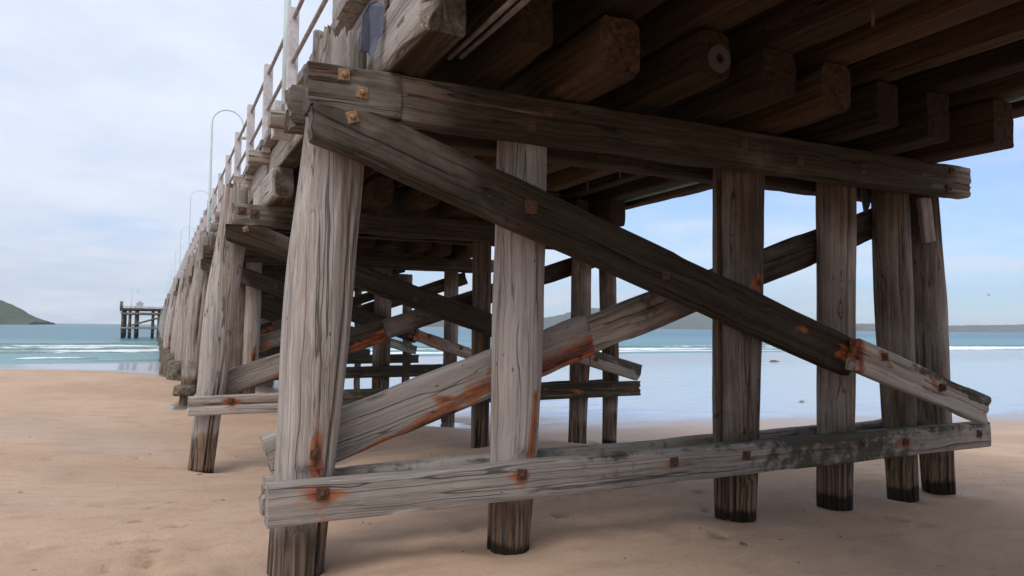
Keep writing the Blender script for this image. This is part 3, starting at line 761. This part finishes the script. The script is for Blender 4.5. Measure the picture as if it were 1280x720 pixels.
    # corbels
    for i, xr in enumerate(CORBEL_R):
        xr = xr + (j(.08) if var else 0)
        wdt = .28 + (rr.uniform(-.02, .02) if i in (0, 8) else rr.uniform(-.06, .06)); hgt_ = .405 - (0 if i in (0, 8) else rr.uniform(0, .10)); sk_ = 0 if i in (0, 3, 8) else rr.uniform(-.05, .05)
        y0 = yc - 1.04 + (rr.uniform(-.03, .03) if i in (0, 3, 8) else rr.uniform(-.22, .25)); y1 = yc + 1.0 + rr.uniform(-.1, .1)
        gl = .9 if i == 0 else .0
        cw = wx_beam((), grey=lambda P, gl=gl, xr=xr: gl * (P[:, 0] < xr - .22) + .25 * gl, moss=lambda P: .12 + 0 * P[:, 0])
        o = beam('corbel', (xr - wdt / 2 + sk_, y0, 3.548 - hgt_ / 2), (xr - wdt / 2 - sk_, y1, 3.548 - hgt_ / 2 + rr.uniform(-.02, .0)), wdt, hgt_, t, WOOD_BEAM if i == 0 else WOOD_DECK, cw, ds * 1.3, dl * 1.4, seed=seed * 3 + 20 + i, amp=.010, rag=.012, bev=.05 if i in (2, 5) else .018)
        if hi == 2 and i == 3:
            ring = []
            n = 24; V = []; Fx = []
            for (rad, yy) in ((.095, 0.02), (.095, -.008), (.035, -.008), (.04, .02)):
                for k in range(n): V.append((rad * math.cos(2 * math.pi * k / n), yy, rad * math.sin(2 * math.pi * k / n)))
            for a_ in range(3):
                for k in range(n): Fx.append((a_ * n + k, a_ * n + (k + 1) % n, (a_ + 1) * n + (k + 1) % n, (a_ + 1) * n + k))
            mesh_obj('washer', V, Fx, M_RINGS, o, Matrix.Translation((xr - wdt / 2 + .03, y0 - .012, 3.36)), None, False)
    return t

M_RINGS = simple_mat('end_grain_ring', (.085, .066, .055), .85, vscale=40)

GR = 'timber trestles carrying the jetty'
bents = []
bents.append(build_trestle(BENT_Y[0], 'big near timber trestle in front, with yellow bolt plates and rust-stained low rail', GR, 2, 1, -.1, .42))
bents.append(build_trestle(BENT_Y[1], 'second timber trestle, directly behind the big near one, with split-ended low rail', GR, 1, 2, -.5, .12, 1.0))
bents.append(build_trestle(BENT_Y[2], 'third timber trestle from the near end, seen between the legs of the second', GR, 1, 3, -.9, .5, 1.0))
proto_a = build_trestle(BENT_Y[3], 'fourth timber trestle along the jetty, mostly hidden behind the third', GR, 0, 4, -1.0, .6, 1.0); bents.append(proto_a)
proto_b = build_trestle(BENT_Y[4], 'fifth timber trestle along the jetty, with dark crust round its outer pile foot', GR, 0, 5, -1.6, .6, 1.0); bents.append(proto_b)

def copy_tree(o, parent=None):
    c = o.copy(); COL.objects.link(c)
    if parent is not None: c.parent = parent
    for ch in o.children: copy_tree(ch, c)
    return c
for k in range(5, 21):
    c = copy_tree(proto_a if k % 2 else proto_b)
    c.location = (4.2 + rng.uniform(-.22, .12), BENT_Y[k], c.location.z - (.0 if k < 8 else .0))
    c.rotation_euler = (0, rng.uniform(-.022, .022), 0)
    c['label'] = 'one of the far timber trestles whose pale leaning piles merge toward the sea'
    bents.append(c)
# dark lumpy crust clasped round the feet of the outer piles nearer the water
for k in range(2, 9):
    seg = 40; nl = 22; V = []; Fx = []
    cx = .60; zt = .24 if k == 2 else .50 - .03 * (k - 2); zb = .02 if k == 2 else -.75
    for i in range(nl):
        f = i / (nl - 1); z = zt + (zb - zt) * f
        for q in range(seg):
            th = 2 * math.pi * q / seg
            r = (.235 if k == 2 else .275) * (1 - .22 * (2 * f - 1) ** 4) * (1 + .30 * float(fbm(math.cos(th) * 1.6 + k * 3, math.sin(th) * 1.6, z * 3.0, 4)))
            V.append((r * math.cos(th) - .05 * f, r * math.sin(th), z))
    for i in range(nl - 1):
        for q in range(seg): Fx.append((i * seg + (q + 1) % seg, i * seg + q, (i + 1) * seg + q, (i + 1) * seg + (q + 1) % seg))
    Fx.append(tuple(range(seg))); Fx.append(tuple((nl - 1) * seg + q for q in range(seg))[::-1])
    mesh_obj('crust_collar', V, Fx, M_CRUST, bents[k], Matrix.Translation((cx + .02, BENT_Y[k], 0)), None, True)

# ------------------------------------------------------------------ deck
def default_dk(P): return pack(.2 + 0 * P[:, 0], 0 * P[:, 0], 0 * P[:, 0], .1 + 0 * P[:, 0])
deck = thing('jetty_deck', 'long brown timber deck of the jetty, resting on the trestles', 'jetty deck', (4.25, 4.78, 3.45))
YEND = 131.0
spans = [(-22.0, 4.72, .035, .09), (4.80, 10.6, .045, .12), (10.68, 22.3, .09, .3), (22.4, YEND, .12, 2.0)]
for i, xr in enumerate(CORBEL_R + [7.34]):
    xc = xr - .14 + (.085 if i == 0 else 0)
    for si, (ya, yb, ds_, dl_) in enumerate(spans):
        gl = .95 if i == 0 else 0.0
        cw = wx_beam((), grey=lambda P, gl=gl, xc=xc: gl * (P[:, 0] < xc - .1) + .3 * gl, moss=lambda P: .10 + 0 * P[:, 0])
        w_ = .27 + random.uniform(-.05, .04); hs_ = .39 - (random.uniform(0, .07) if 0 < i < 9 else 0)
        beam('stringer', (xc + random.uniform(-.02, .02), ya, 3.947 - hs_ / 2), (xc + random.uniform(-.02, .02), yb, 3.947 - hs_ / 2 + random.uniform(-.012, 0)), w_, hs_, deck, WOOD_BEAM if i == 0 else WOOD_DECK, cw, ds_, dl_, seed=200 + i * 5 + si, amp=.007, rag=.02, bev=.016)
pl = []
y = -22.0
while y < YEND:
    w_ = .20 + random.uniform(-.012, .012)
    pl.append((1.24 + random.uniform(-.02, .02), 7.36 + random.uniform(-.03, .03), y, y + w_ - .012, 3.957 + random.uniform(0, .008), 4.055 + random.uniform(-.006, .006)))
    y += w_
def wx_plank(P):
    lft = P[:, 0] < 1.5
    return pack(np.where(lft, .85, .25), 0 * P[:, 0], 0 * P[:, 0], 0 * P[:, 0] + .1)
def plank_mat():
    m = wood_material('deck_plank_timber', (.38, .35, .33), (.20, .18, .165), (.07, .046, .03), crack=.6); return m
boxes_mesh('decking', pl, plank_mat(), deck, wx_plank, loc=(4.25, 4.78, 3.45))
kw = wx_beam((), grey=lambda P: 1.0 * (P[:, 0] < 1.30) + .15, moss=lambda P: .5 * (P[:, 0] > 1.3) * (P[:, 2] < 4.1))
beam('kerb_log', (1.385, -22, 4.275), (1.385, 6.15, 4.275), .20, .42, deck, WOOD_BEAM, kw, .05, .07, seed=301, amp=.008, rag=.02)
for k in range(46):
    i = random.randrange(1, 9); yy = random.uniform(.2, 9.5); xx = CORBEL_R[i] - .14 + random.uniform(-.05, .05)
    if 3.4 < yy < 6.0: continue
    tube('drift_bolt', [(xx, yy, 3.62), (xx + random.uniform(-.008, .008), yy, 3.555 - random.uniform(.03, .09)), (xx, yy, 3.45 - random.uniform(0, .03))], [.014, .013, .011], M_RUST, deck, 8)
for k in range(7):
    i = k + 1; yy = random.uniform(.6, 2.6)
    beam('spreader', (CORBEL_R[i] - .02, yy, 3.74 + random.uniform(-.05, .05)), (CORBEL_R[i + 1 if i < 8 else 8] - .27, yy + random.uniform(-.04, .04), 3.74), .12, .20, deck, WOOD_DECK, default_dk, .05, .06, seed=700 + k, amp=.008)
for (x, z) in ((1.70, 3.29), (1.785, 3.31)):
    tube('conduit', [(x, -20, z), (x, 4.42, z)], .017, M_RAIL, deck, 8)
posts = [8.39 + 2.05 * k for k in range(59)]
for k, y in enumerate(posts):
    beam('outrigger', (1.10 + random.uniform(-.04, .04), y + .16, 3.858), (1.75, y + .16, 3.858), .20, .17, deck, WOOD_BEAM, default_wx, .05 if k < 6 else .1, .06 if k < 6 else .3, seed=400 + k, amp=.008)

# ------------------------------------------------------------------ railing
rail = thing('railing', 'white painted post and pipe railing along the left edge of the jetty deck', 'railing', (1.31, 8.39, 4.05))
def post_mesh(y):
    w = .058; a = random.uniform(-.02, .02); top = 5.15 + random.uniform(-.02, .02)
    return boxes_mesh('post', [(1.31 - w, 1.31 + w, y - w, y + w, 3.90, top)], M_PAINT, rail, loc=(1.31, y, 4.05))
for y in posts: 
    o = post_mesh(y)
    bv = o.modifiers.new('bevel', 'BEVEL'); bv.width = .012; bv.segments = 2
for z in (5.01, 4.49):
    tube('rail', [(1.31, 6.17, z)] + [(1.31 + random.uniform(-.006, .006), y, z + random.uniform(-.008, .008)) for y in posts if y > 2] , .024, M_RAIL, rail, 8)

# ------------------------------------------------------------------ lamps
def lamp(y, label, x=1.29, top=7.35, thin=1.0):
    t = thing('street_lamp', label, 'street lamp', (x, y, 3.9), 'lamps along the jetty')
    boxes_mesh('base_plate', [(x - .13, x + .13, y - .13, y + .13, 3.7, 4.10)], M_PAINT, t, loc=(x, y, 3.9))
    rad = .43
    path = [(x, y, 3.9), (x, y, 5.2), (x, y, top)]
    path += [(x + rad - rad * math.cos(a), y, top + rad * math.sin(a)) for a in np.linspace(.15, math.pi * .98, 14)]
    path += [(x + 2 * rad + .02, y, top - .16)]
    n = len(path)
    tube('pole', path, [.042 * thin, .040 * thin, .028 * thin] + [.022 * thin] * (n - 3), M_TEAL, t, 10)
    hx = x + 2 * rad + .02; V = []; Fx = []; seg = 14
    pr = [(.03, 0), (.045, -.05), (.10, -.13), (.125, -.2), (.10, -.22), (.0, -.225)]
    for (r, z) in pr:
        for q in range(seg): V.append((r * math.cos(2 * math.pi * q / seg), r * math.sin(2 * math.pi * q / seg), z))
    for i in range(len(pr) - 1):
        for q in range(seg): Fx.append((i * seg + (q + 1) % seg, i * seg + q, (i + 1) * seg + q, (i + 1) * seg + (q + 1) % seg))
    mesh_obj('lamp_head', V, Fx, M_TEAL, t, Matrix.Translation((hx, y, top - .15)), None, True)
lamp(8.72, 'near teal lamp post cut off by the picture top, behind the first rail post')
lamp(22.4, 'tall pale teal lamp post whose whole hooked arch shows against the sky')
for k in range(2, 9):
    lamp(22.6 + 14.1 * (k - 1), 'tiny far lamp post rising thin and faint above the railing toward the sea', thin=.65)

# ------------------------------------------------------------------ hanging bits, pipe
def sheet(name, pts, thick, mat, label, cat):
    """a torn hanging sheet: outline in the X-Z plane at real size, with folds and thickness"""
    P = [Vector(p) for p in pts]; n = len(P)
    org = P[0].copy()
    nrm = Vector((.25, -1, .1)).normalized() * thick
    V = [p - org for p in P] + [p - org + nrm for p in P]
    Fx = [tuple(range(n)), tuple(range(2 * n - 1, n - 1, -1))] + [(i, i + n, (i + 1) % n + n, (i + 1) % n) for i in range(n)]
    o = mesh_obj(name, V, Fx, mat, None, Matrix.Translation(org), None, False)
    return tag(o, label, cat)
yS = 4.47
q = lambda px, py, dy=0: at(px, py, yS + dy)
sheet('torn_sheet', [q(452, 20), q(449, 64), q(460, 66, .03), q(464, 73), q(469, 62, -.02), q(471, 52), q(476, 46, -.04), q(480, 8, -.04), q(470, 2, .03), q(460, 6)], .012, M_SHEET, 'torn blue grey sheet hanging above the top of the near left pile', 'torn sheet')
q = lambda px, py, dy=0: at(px, py, 4.95 + dy)
sheet('rag', [q(1074, 232), q(1077, 252), q(1079, 264, .02), q(1082, 266), q(1086, 258, -.02), q(1088, 240), q(1087, 230)], .012, M_SHEET, 'small dark blue rag hanging below the cap between two far piles', 'rag')
tag(tube('service_pipe', [(6.94, -22, 3.62), (6.94, 20, 3.62), (6.94, 60, 3.62), (6.94, 125, 3.62)], .03, M_PIPE, None, 10), 'thin teal pipe slung under the far edge of the jetty deck', 'pipe')

# ------------------------------------------------------------------ jetty head far out in the water
YH = 131.0
hd = thing('sea_platform', 'small dark timber platform on legs standing in the sea where the jetty ends', 'platform', (4, YH + 4, SEA))
xs = [-4.7, -3.7, -2.8, -.4, .5, 1.2, 1.9, 2.6, 3.2, 4.2, 5, 7, 9, 11]
for r, yy in enumerate((YH, YH + 5, YH + 10)):
    for i, x in enumerate(xs):
        if r and i % 2: continue
        pile('pile', [(-2.2, x, .24), (1, x + .02, .24), (3.6, x + .04, .22)], yy, hd, WOOD_PILE, wx_pile((), tide=.3, grey=.35), 12, .5, 900 + r * 20 + i, 2)
dk = wx_beam((), grey=lambda P: .65 + 0 * P[:, 0])
for z, h, nm in ((3.1, .34, 'cap_beam'), (.75, .3, 'waler')):
    for yy in (YH - .3, YH + 9.7):
        beam(nm, (-5, yy, z), (12, yy, z), .3, h, hd, WOOD_BEAM, dk, .15, .5, seed=950 + int(z * 10))
beam('brace', (-3.4, YH - .35, 1.2), (1, YH - .35, 2.6), .2, .3, hd, WOOD_BEAM, dk, .15, .5, seed=961)
boxes_mesh('decking', [(-5.1, 12.2, YH - .6, YH + 11, 3.62, 3.95)], WOOD_DECK, hd, lambda P: pack(.3 + 0 * P[:, 0], 0 * P[:, 0], 0 * P[:, 0], 0 * P[:, 0]), loc=(4, YH + 4, SEA))
boxes_mesh('handrail', [(-5, 12, YH - .5, YH - .42, 4.05, 4.22)] + [(x, x + .1, YH - .5, YH - .4, 3.9, 4.3) for x in np.arange(-5, 12, 2)], M_PAINT, hd, loc=(4, YH + 4, SEA))
boxes_mesh('mooring_pile', [(-5.15, -4.7, YH - .5, YH - .1, 3.4, 5.0)], WOOD_PILE, hd, lambda P: pack(.3 + 0 * P[:, 0], 0 * P[:, 0], 0 * P[:, 0], 0 * P[:, 0]), loc=(4, YH + 4, SEA))
sh = thing('deck_kiosk', 'tiny white gabled kiosk standing on the far sea platform', 'kiosk', (-2.4, YH + 3, 3.95))
boxes_mesh('wall', [(-2.9, -1.9, YH + 2.3, YH + 3.7, 3.952, 4.75)], M_WHITE, sh, loc=(-2.4, YH + 3, 3.95))
V = [(-.6, -.8, 0), (.6, -.8, 0), (.6, .8, 0), (-.6, .8, 0), (0, -.8, .5), (0, .8, .5)]
mesh_obj('roof', V, [(0, 1, 4), (2, 3, 5), (0, 4, 5, 3), (1, 2, 5, 4), (0, 3, 2, 1)], M_WHITE, sh, Matrix.Translation((-2.4, YH + 3, 4.753)), None, False)
lamp(YH + 2.2, 'thin lone lamp post on the far platform over the sea', x=-3.6, top=6.9)

# ------------------------------------------------------------------ small things on sand and in the air
def weed(px, py, s, label):
    d = fw + rt * ((px - 640) / F_PX) + upv * ((360 - py) / F_PX)
    tt = (-.72 - HCAM) / d.z; p = Vector((0, 0, HCAM)) + d * tt
    z = float(ground_z(np.array([p.x]), np.array([p.y]))[0]); tt = (z - HCAM) / d.z; p = Vector((0, 0, HCAM)) + d * tt
    V = []; Fx = []; n = 16
    for ri, (r, hz) in enumerate(((1, -.02), (.75, .10), (.4, .16), (.05, .2))):
        for k in range(n):
            a = 2 * math.pi * k / n; w = 1 + .35 * float(vnoise(math.cos(a) * 2 + px, math.sin(a) * 2, ri))
            V.append((s * r * w * math.cos(a), s * .5 * r * w * math.sin(a), s * hz * (1 + .5 * float(vnoise(a * 3, px, ri)))))
    for i in range(3):
        for k in range(n): Fx.append((i * n + k, i * n + (k + 1) % n, (i + 1) * n + (k + 1) % n, (i + 1) * n + k))
    Fx.append(tuple(3 * n + k for k in range(n)))
    o = mesh_obj('seaweed_clump', V, Fx, M_WEED, None, Matrix.Translation((p.x, p.y, z + .01)), None, False)
    tag(o, label, 'seaweed')
weed(968, 452, .42, 'orange brown seaweed clump far out on the wet sand, between two piles')
weed(1002, 502, .10, 'small dark seaweed scrap on the nearer wet sand')
weed(1002, 606, .035, 'tiny dry seaweed scrap on the shaded sand behind the low rail')
weed(738, 652, .03, 'tiny seaweed scrap on the open sand in front of the low rail')
weed(1240, 636, .035, 'tiny seaweed scrap on the sand at the right edge')
lr = np.random.default_rng(77); V = []; Fx = []
for i in range(420):
    x = lr.uniform(-4, 9); y = lr.uniform(2.6, 13)
    if lr.random() > .25 + .75 * (fbm(x * .5, y * .5, 31.0, 2) > 0): continue
    zz = float(GZ[np.searchsorted(gy, y), np.searchsorted(gx, x)]); sz = lr.uniform(.004, .011) * (1 + (lr.random() < .12) * 1.6); an = lr.uniform(0, 3.14); el = lr.uniform(1.0, 3.0); b0 = len(V)
    for rr_, hh in ((1, -.3), (.8, .35), (.25, .6)):
        for k in range(6):
            t_ = k * math.pi / 3 + lr.uniform(-.3, .3); u = rr_ * el * math.cos(t_) * sz; v = rr_ * math.sin(t_) * sz
            V.append((x + u * math.cos(an) - v * math.sin(an), y + u * math.sin(an) + v * math.cos(an), zz + hh * sz))
    for a_ in range(2):
        for k in range(6): Fx.append((b0 + a_ * 6 + k, b0 + a_ * 6 + (k + 1) % 6, b0 + a_ * 6 + 6 + (k + 1) % 6, b0 + a_ * 6 + 6 + k))
    Fx.append(tuple(b0 + 12 + k for k in range(6)))
tag(mesh_obj('beach_litter', V, Fx, M_LITTER, None, None, None), 'scattered tiny bits of weed and shell on the sand', 'beach litter', kind='stuff')
q = at(1236, 369, 60)
V = [(0, -.22, 0), (.05, 0, .05), (0, .22, 0), (-.05, 0, .05), (0, 0, -.05), (-.62, -.02, .16), (-.35, .1, .18), (-.3, -.08, .15), (.62, -.02, .16), (.35, .1, .18), (.3, -.08, .15)]
Fb = [(0, 1, 4), (1, 2, 4), (2, 3, 4), (3, 0, 4), (0, 3, 1), (1, 3, 2), (3, 7, 6), (7, 5, 6), (1, 9, 10), (9, 8, 10)]
tag(mesh_obj('gull', V, Fb, M_BIRD, None, Matrix.Translation(q) @ Matrix.Rotation(.5, 4, 'Z'), None, False), 'tiny dark gull gliding in the sky at the right', 'bird')

# ------------------------------------------------------------------ sky, sun
SUN_EL, SUN_AZ = 54.0, 226.0     # azimuth clockwise from +Y: behind the camera, a little to the left
w = bpy.data.worlds.new('World'); scene.world = w; w.use_nodes = True
nt = w.node_tree; nt.nodes.clear(); g = G(nt)
out = nt.nodes.new('ShaderNodeOutputWorld'); bg = nt.nodes.new('ShaderNodeBackground')
sky = g.n('ShaderNodeTexSky'); sky.sky_type = 'NISHITA'; sky.sun_disc = False
sky.sun_elevation = R(SUN_EL); sky.sun_rotation = R(SUN_AZ); sky.air_density = 1.0; sky.dust_density = .6; sky.ozone_density = 1.2
dr = g.n('ShaderNodeTexCoord').outputs['Generated']
sxyz = g.n('ShaderNodeSeparateXYZ'); g.put(sxyz.inputs[0], dr)
den = g.math('MAXIMUM', g.math('ADD', sxyz.outputs[2], .12), .05)
pv = g.n('ShaderNodeCombineXYZ'); g.put(pv.inputs[0], g.math('DIVIDE', sxyz.outputs[0], den)); g.put(pv.inputs[1], g.math('DIVIDE', sxyz.outputs[1], den))
n1 = g.noise(pv.outputs[0], .55, 6, .55, .3); n2 = g.noise(pv.outputs[0], 1.9, 6, .6)
cl = g.math('ADD', g.math('MULTIPLY', n1, .75), g.math('MULTIPLY', n2, .25))
# overcast is thick overhead and to the left, thinner low on the right
side = g.math('ADD', g.math('MULTIPLY', sxyz.outputs[0], -.22), g.math('MULTIPLY', sxyz.outputs[2], .55))
cov = g.ramp(g.math('ADD', cl, side), .27, .62, .30, .98)
ccol = g.mix(g.ramp(g.math('ADD', g.math('MULTIPLY', n1, .6), g.math('MULTIPLY', n2, .4)), .36, .63), C4(5.9, 6.7, 8.3), C4(7.4, 7.9, 9.0))
skc = g.mix(cov, g.mix(1.0, sky.outputs[0], C4(.80, 1.15, 1.65), 'MULTIPLY'), ccol)
g.put(bg.inputs[0], skc); bg.inputs[1].default_value = .10
nt.links.new(bg.outputs[0], out.inputs['Surface'])

sl = bpy.data.lights.new('sun', 'SUN'); sl.energy = 1.45; sl.angle = R(32); sl.color = (1, .95, .88)
so = bpy.data.objects.new('sun', sl); COL.objects.link(so)
sd = Vector((math.sin(R(SUN_AZ)) * math.cos(R(SUN_EL)), math.cos(R(SUN_AZ)) * math.cos(R(SUN_EL)), math.sin(R(SUN_EL))))
so.rotation_euler = sd.to_track_quat('Z', 'Y').to_euler(); so.location = (0, 0, 30)

# ------------------------------------------------------------------ haze
HAZE = 2.5e-4
if HAZE:
    hz = boxes_mesh('haze', [(-2700, 2700, -2700, 2700, -9, 160)], M_WHITE)
    hz.data.materials.clear()
    m = bpy.data.materials.new('sea_haze'); m.use_nodes = True; t_ = m.node_tree; t_.nodes.clear()
    o_ = t_.nodes.new('ShaderNodeOutputMaterial'); v_ = t_.nodes.new('ShaderNodeVolumePrincipled')
    v_.inputs['Color'].default_value = (.93, .97, 1, 1); v_.inputs['Density'].default_value = HAZE; v_.inputs['Anisotropy'].default_value = .2
    t_.links.new(v_.outputs[0], o_.inputs['Volume'])
    hz.data.materials.append(m); tag(hz, kind='stuff'); hz.display_type = 'WIRE'
    tag(hz, 'thin sea haze over the bay', 'haze')

# ------------------------------------------------------------------ render settings
scene.render.engine = 'CYCLES'
scene.view_settings.view_transform = 'Standard'; scene.view_settings.look = 'None'
scene.view_settings.exposure = .28; scene.view_settings.gamma = 1
scene.view_settings.use_curve_mapping = False
cy = scene.cycles
cy.max_bounces = 6; cy.diffuse_bounces = 3; cy.glossy_bounces = 3; cy.transmission_bounces = 2; cy.volume_bounces = 0
cy.use_adaptive_sampling = True; cy.adaptive_threshold = .015
try:
    cy.use_denoising = True; cy.denoiser = 'OPENIMAGEDENOISE'
except Exception: pass
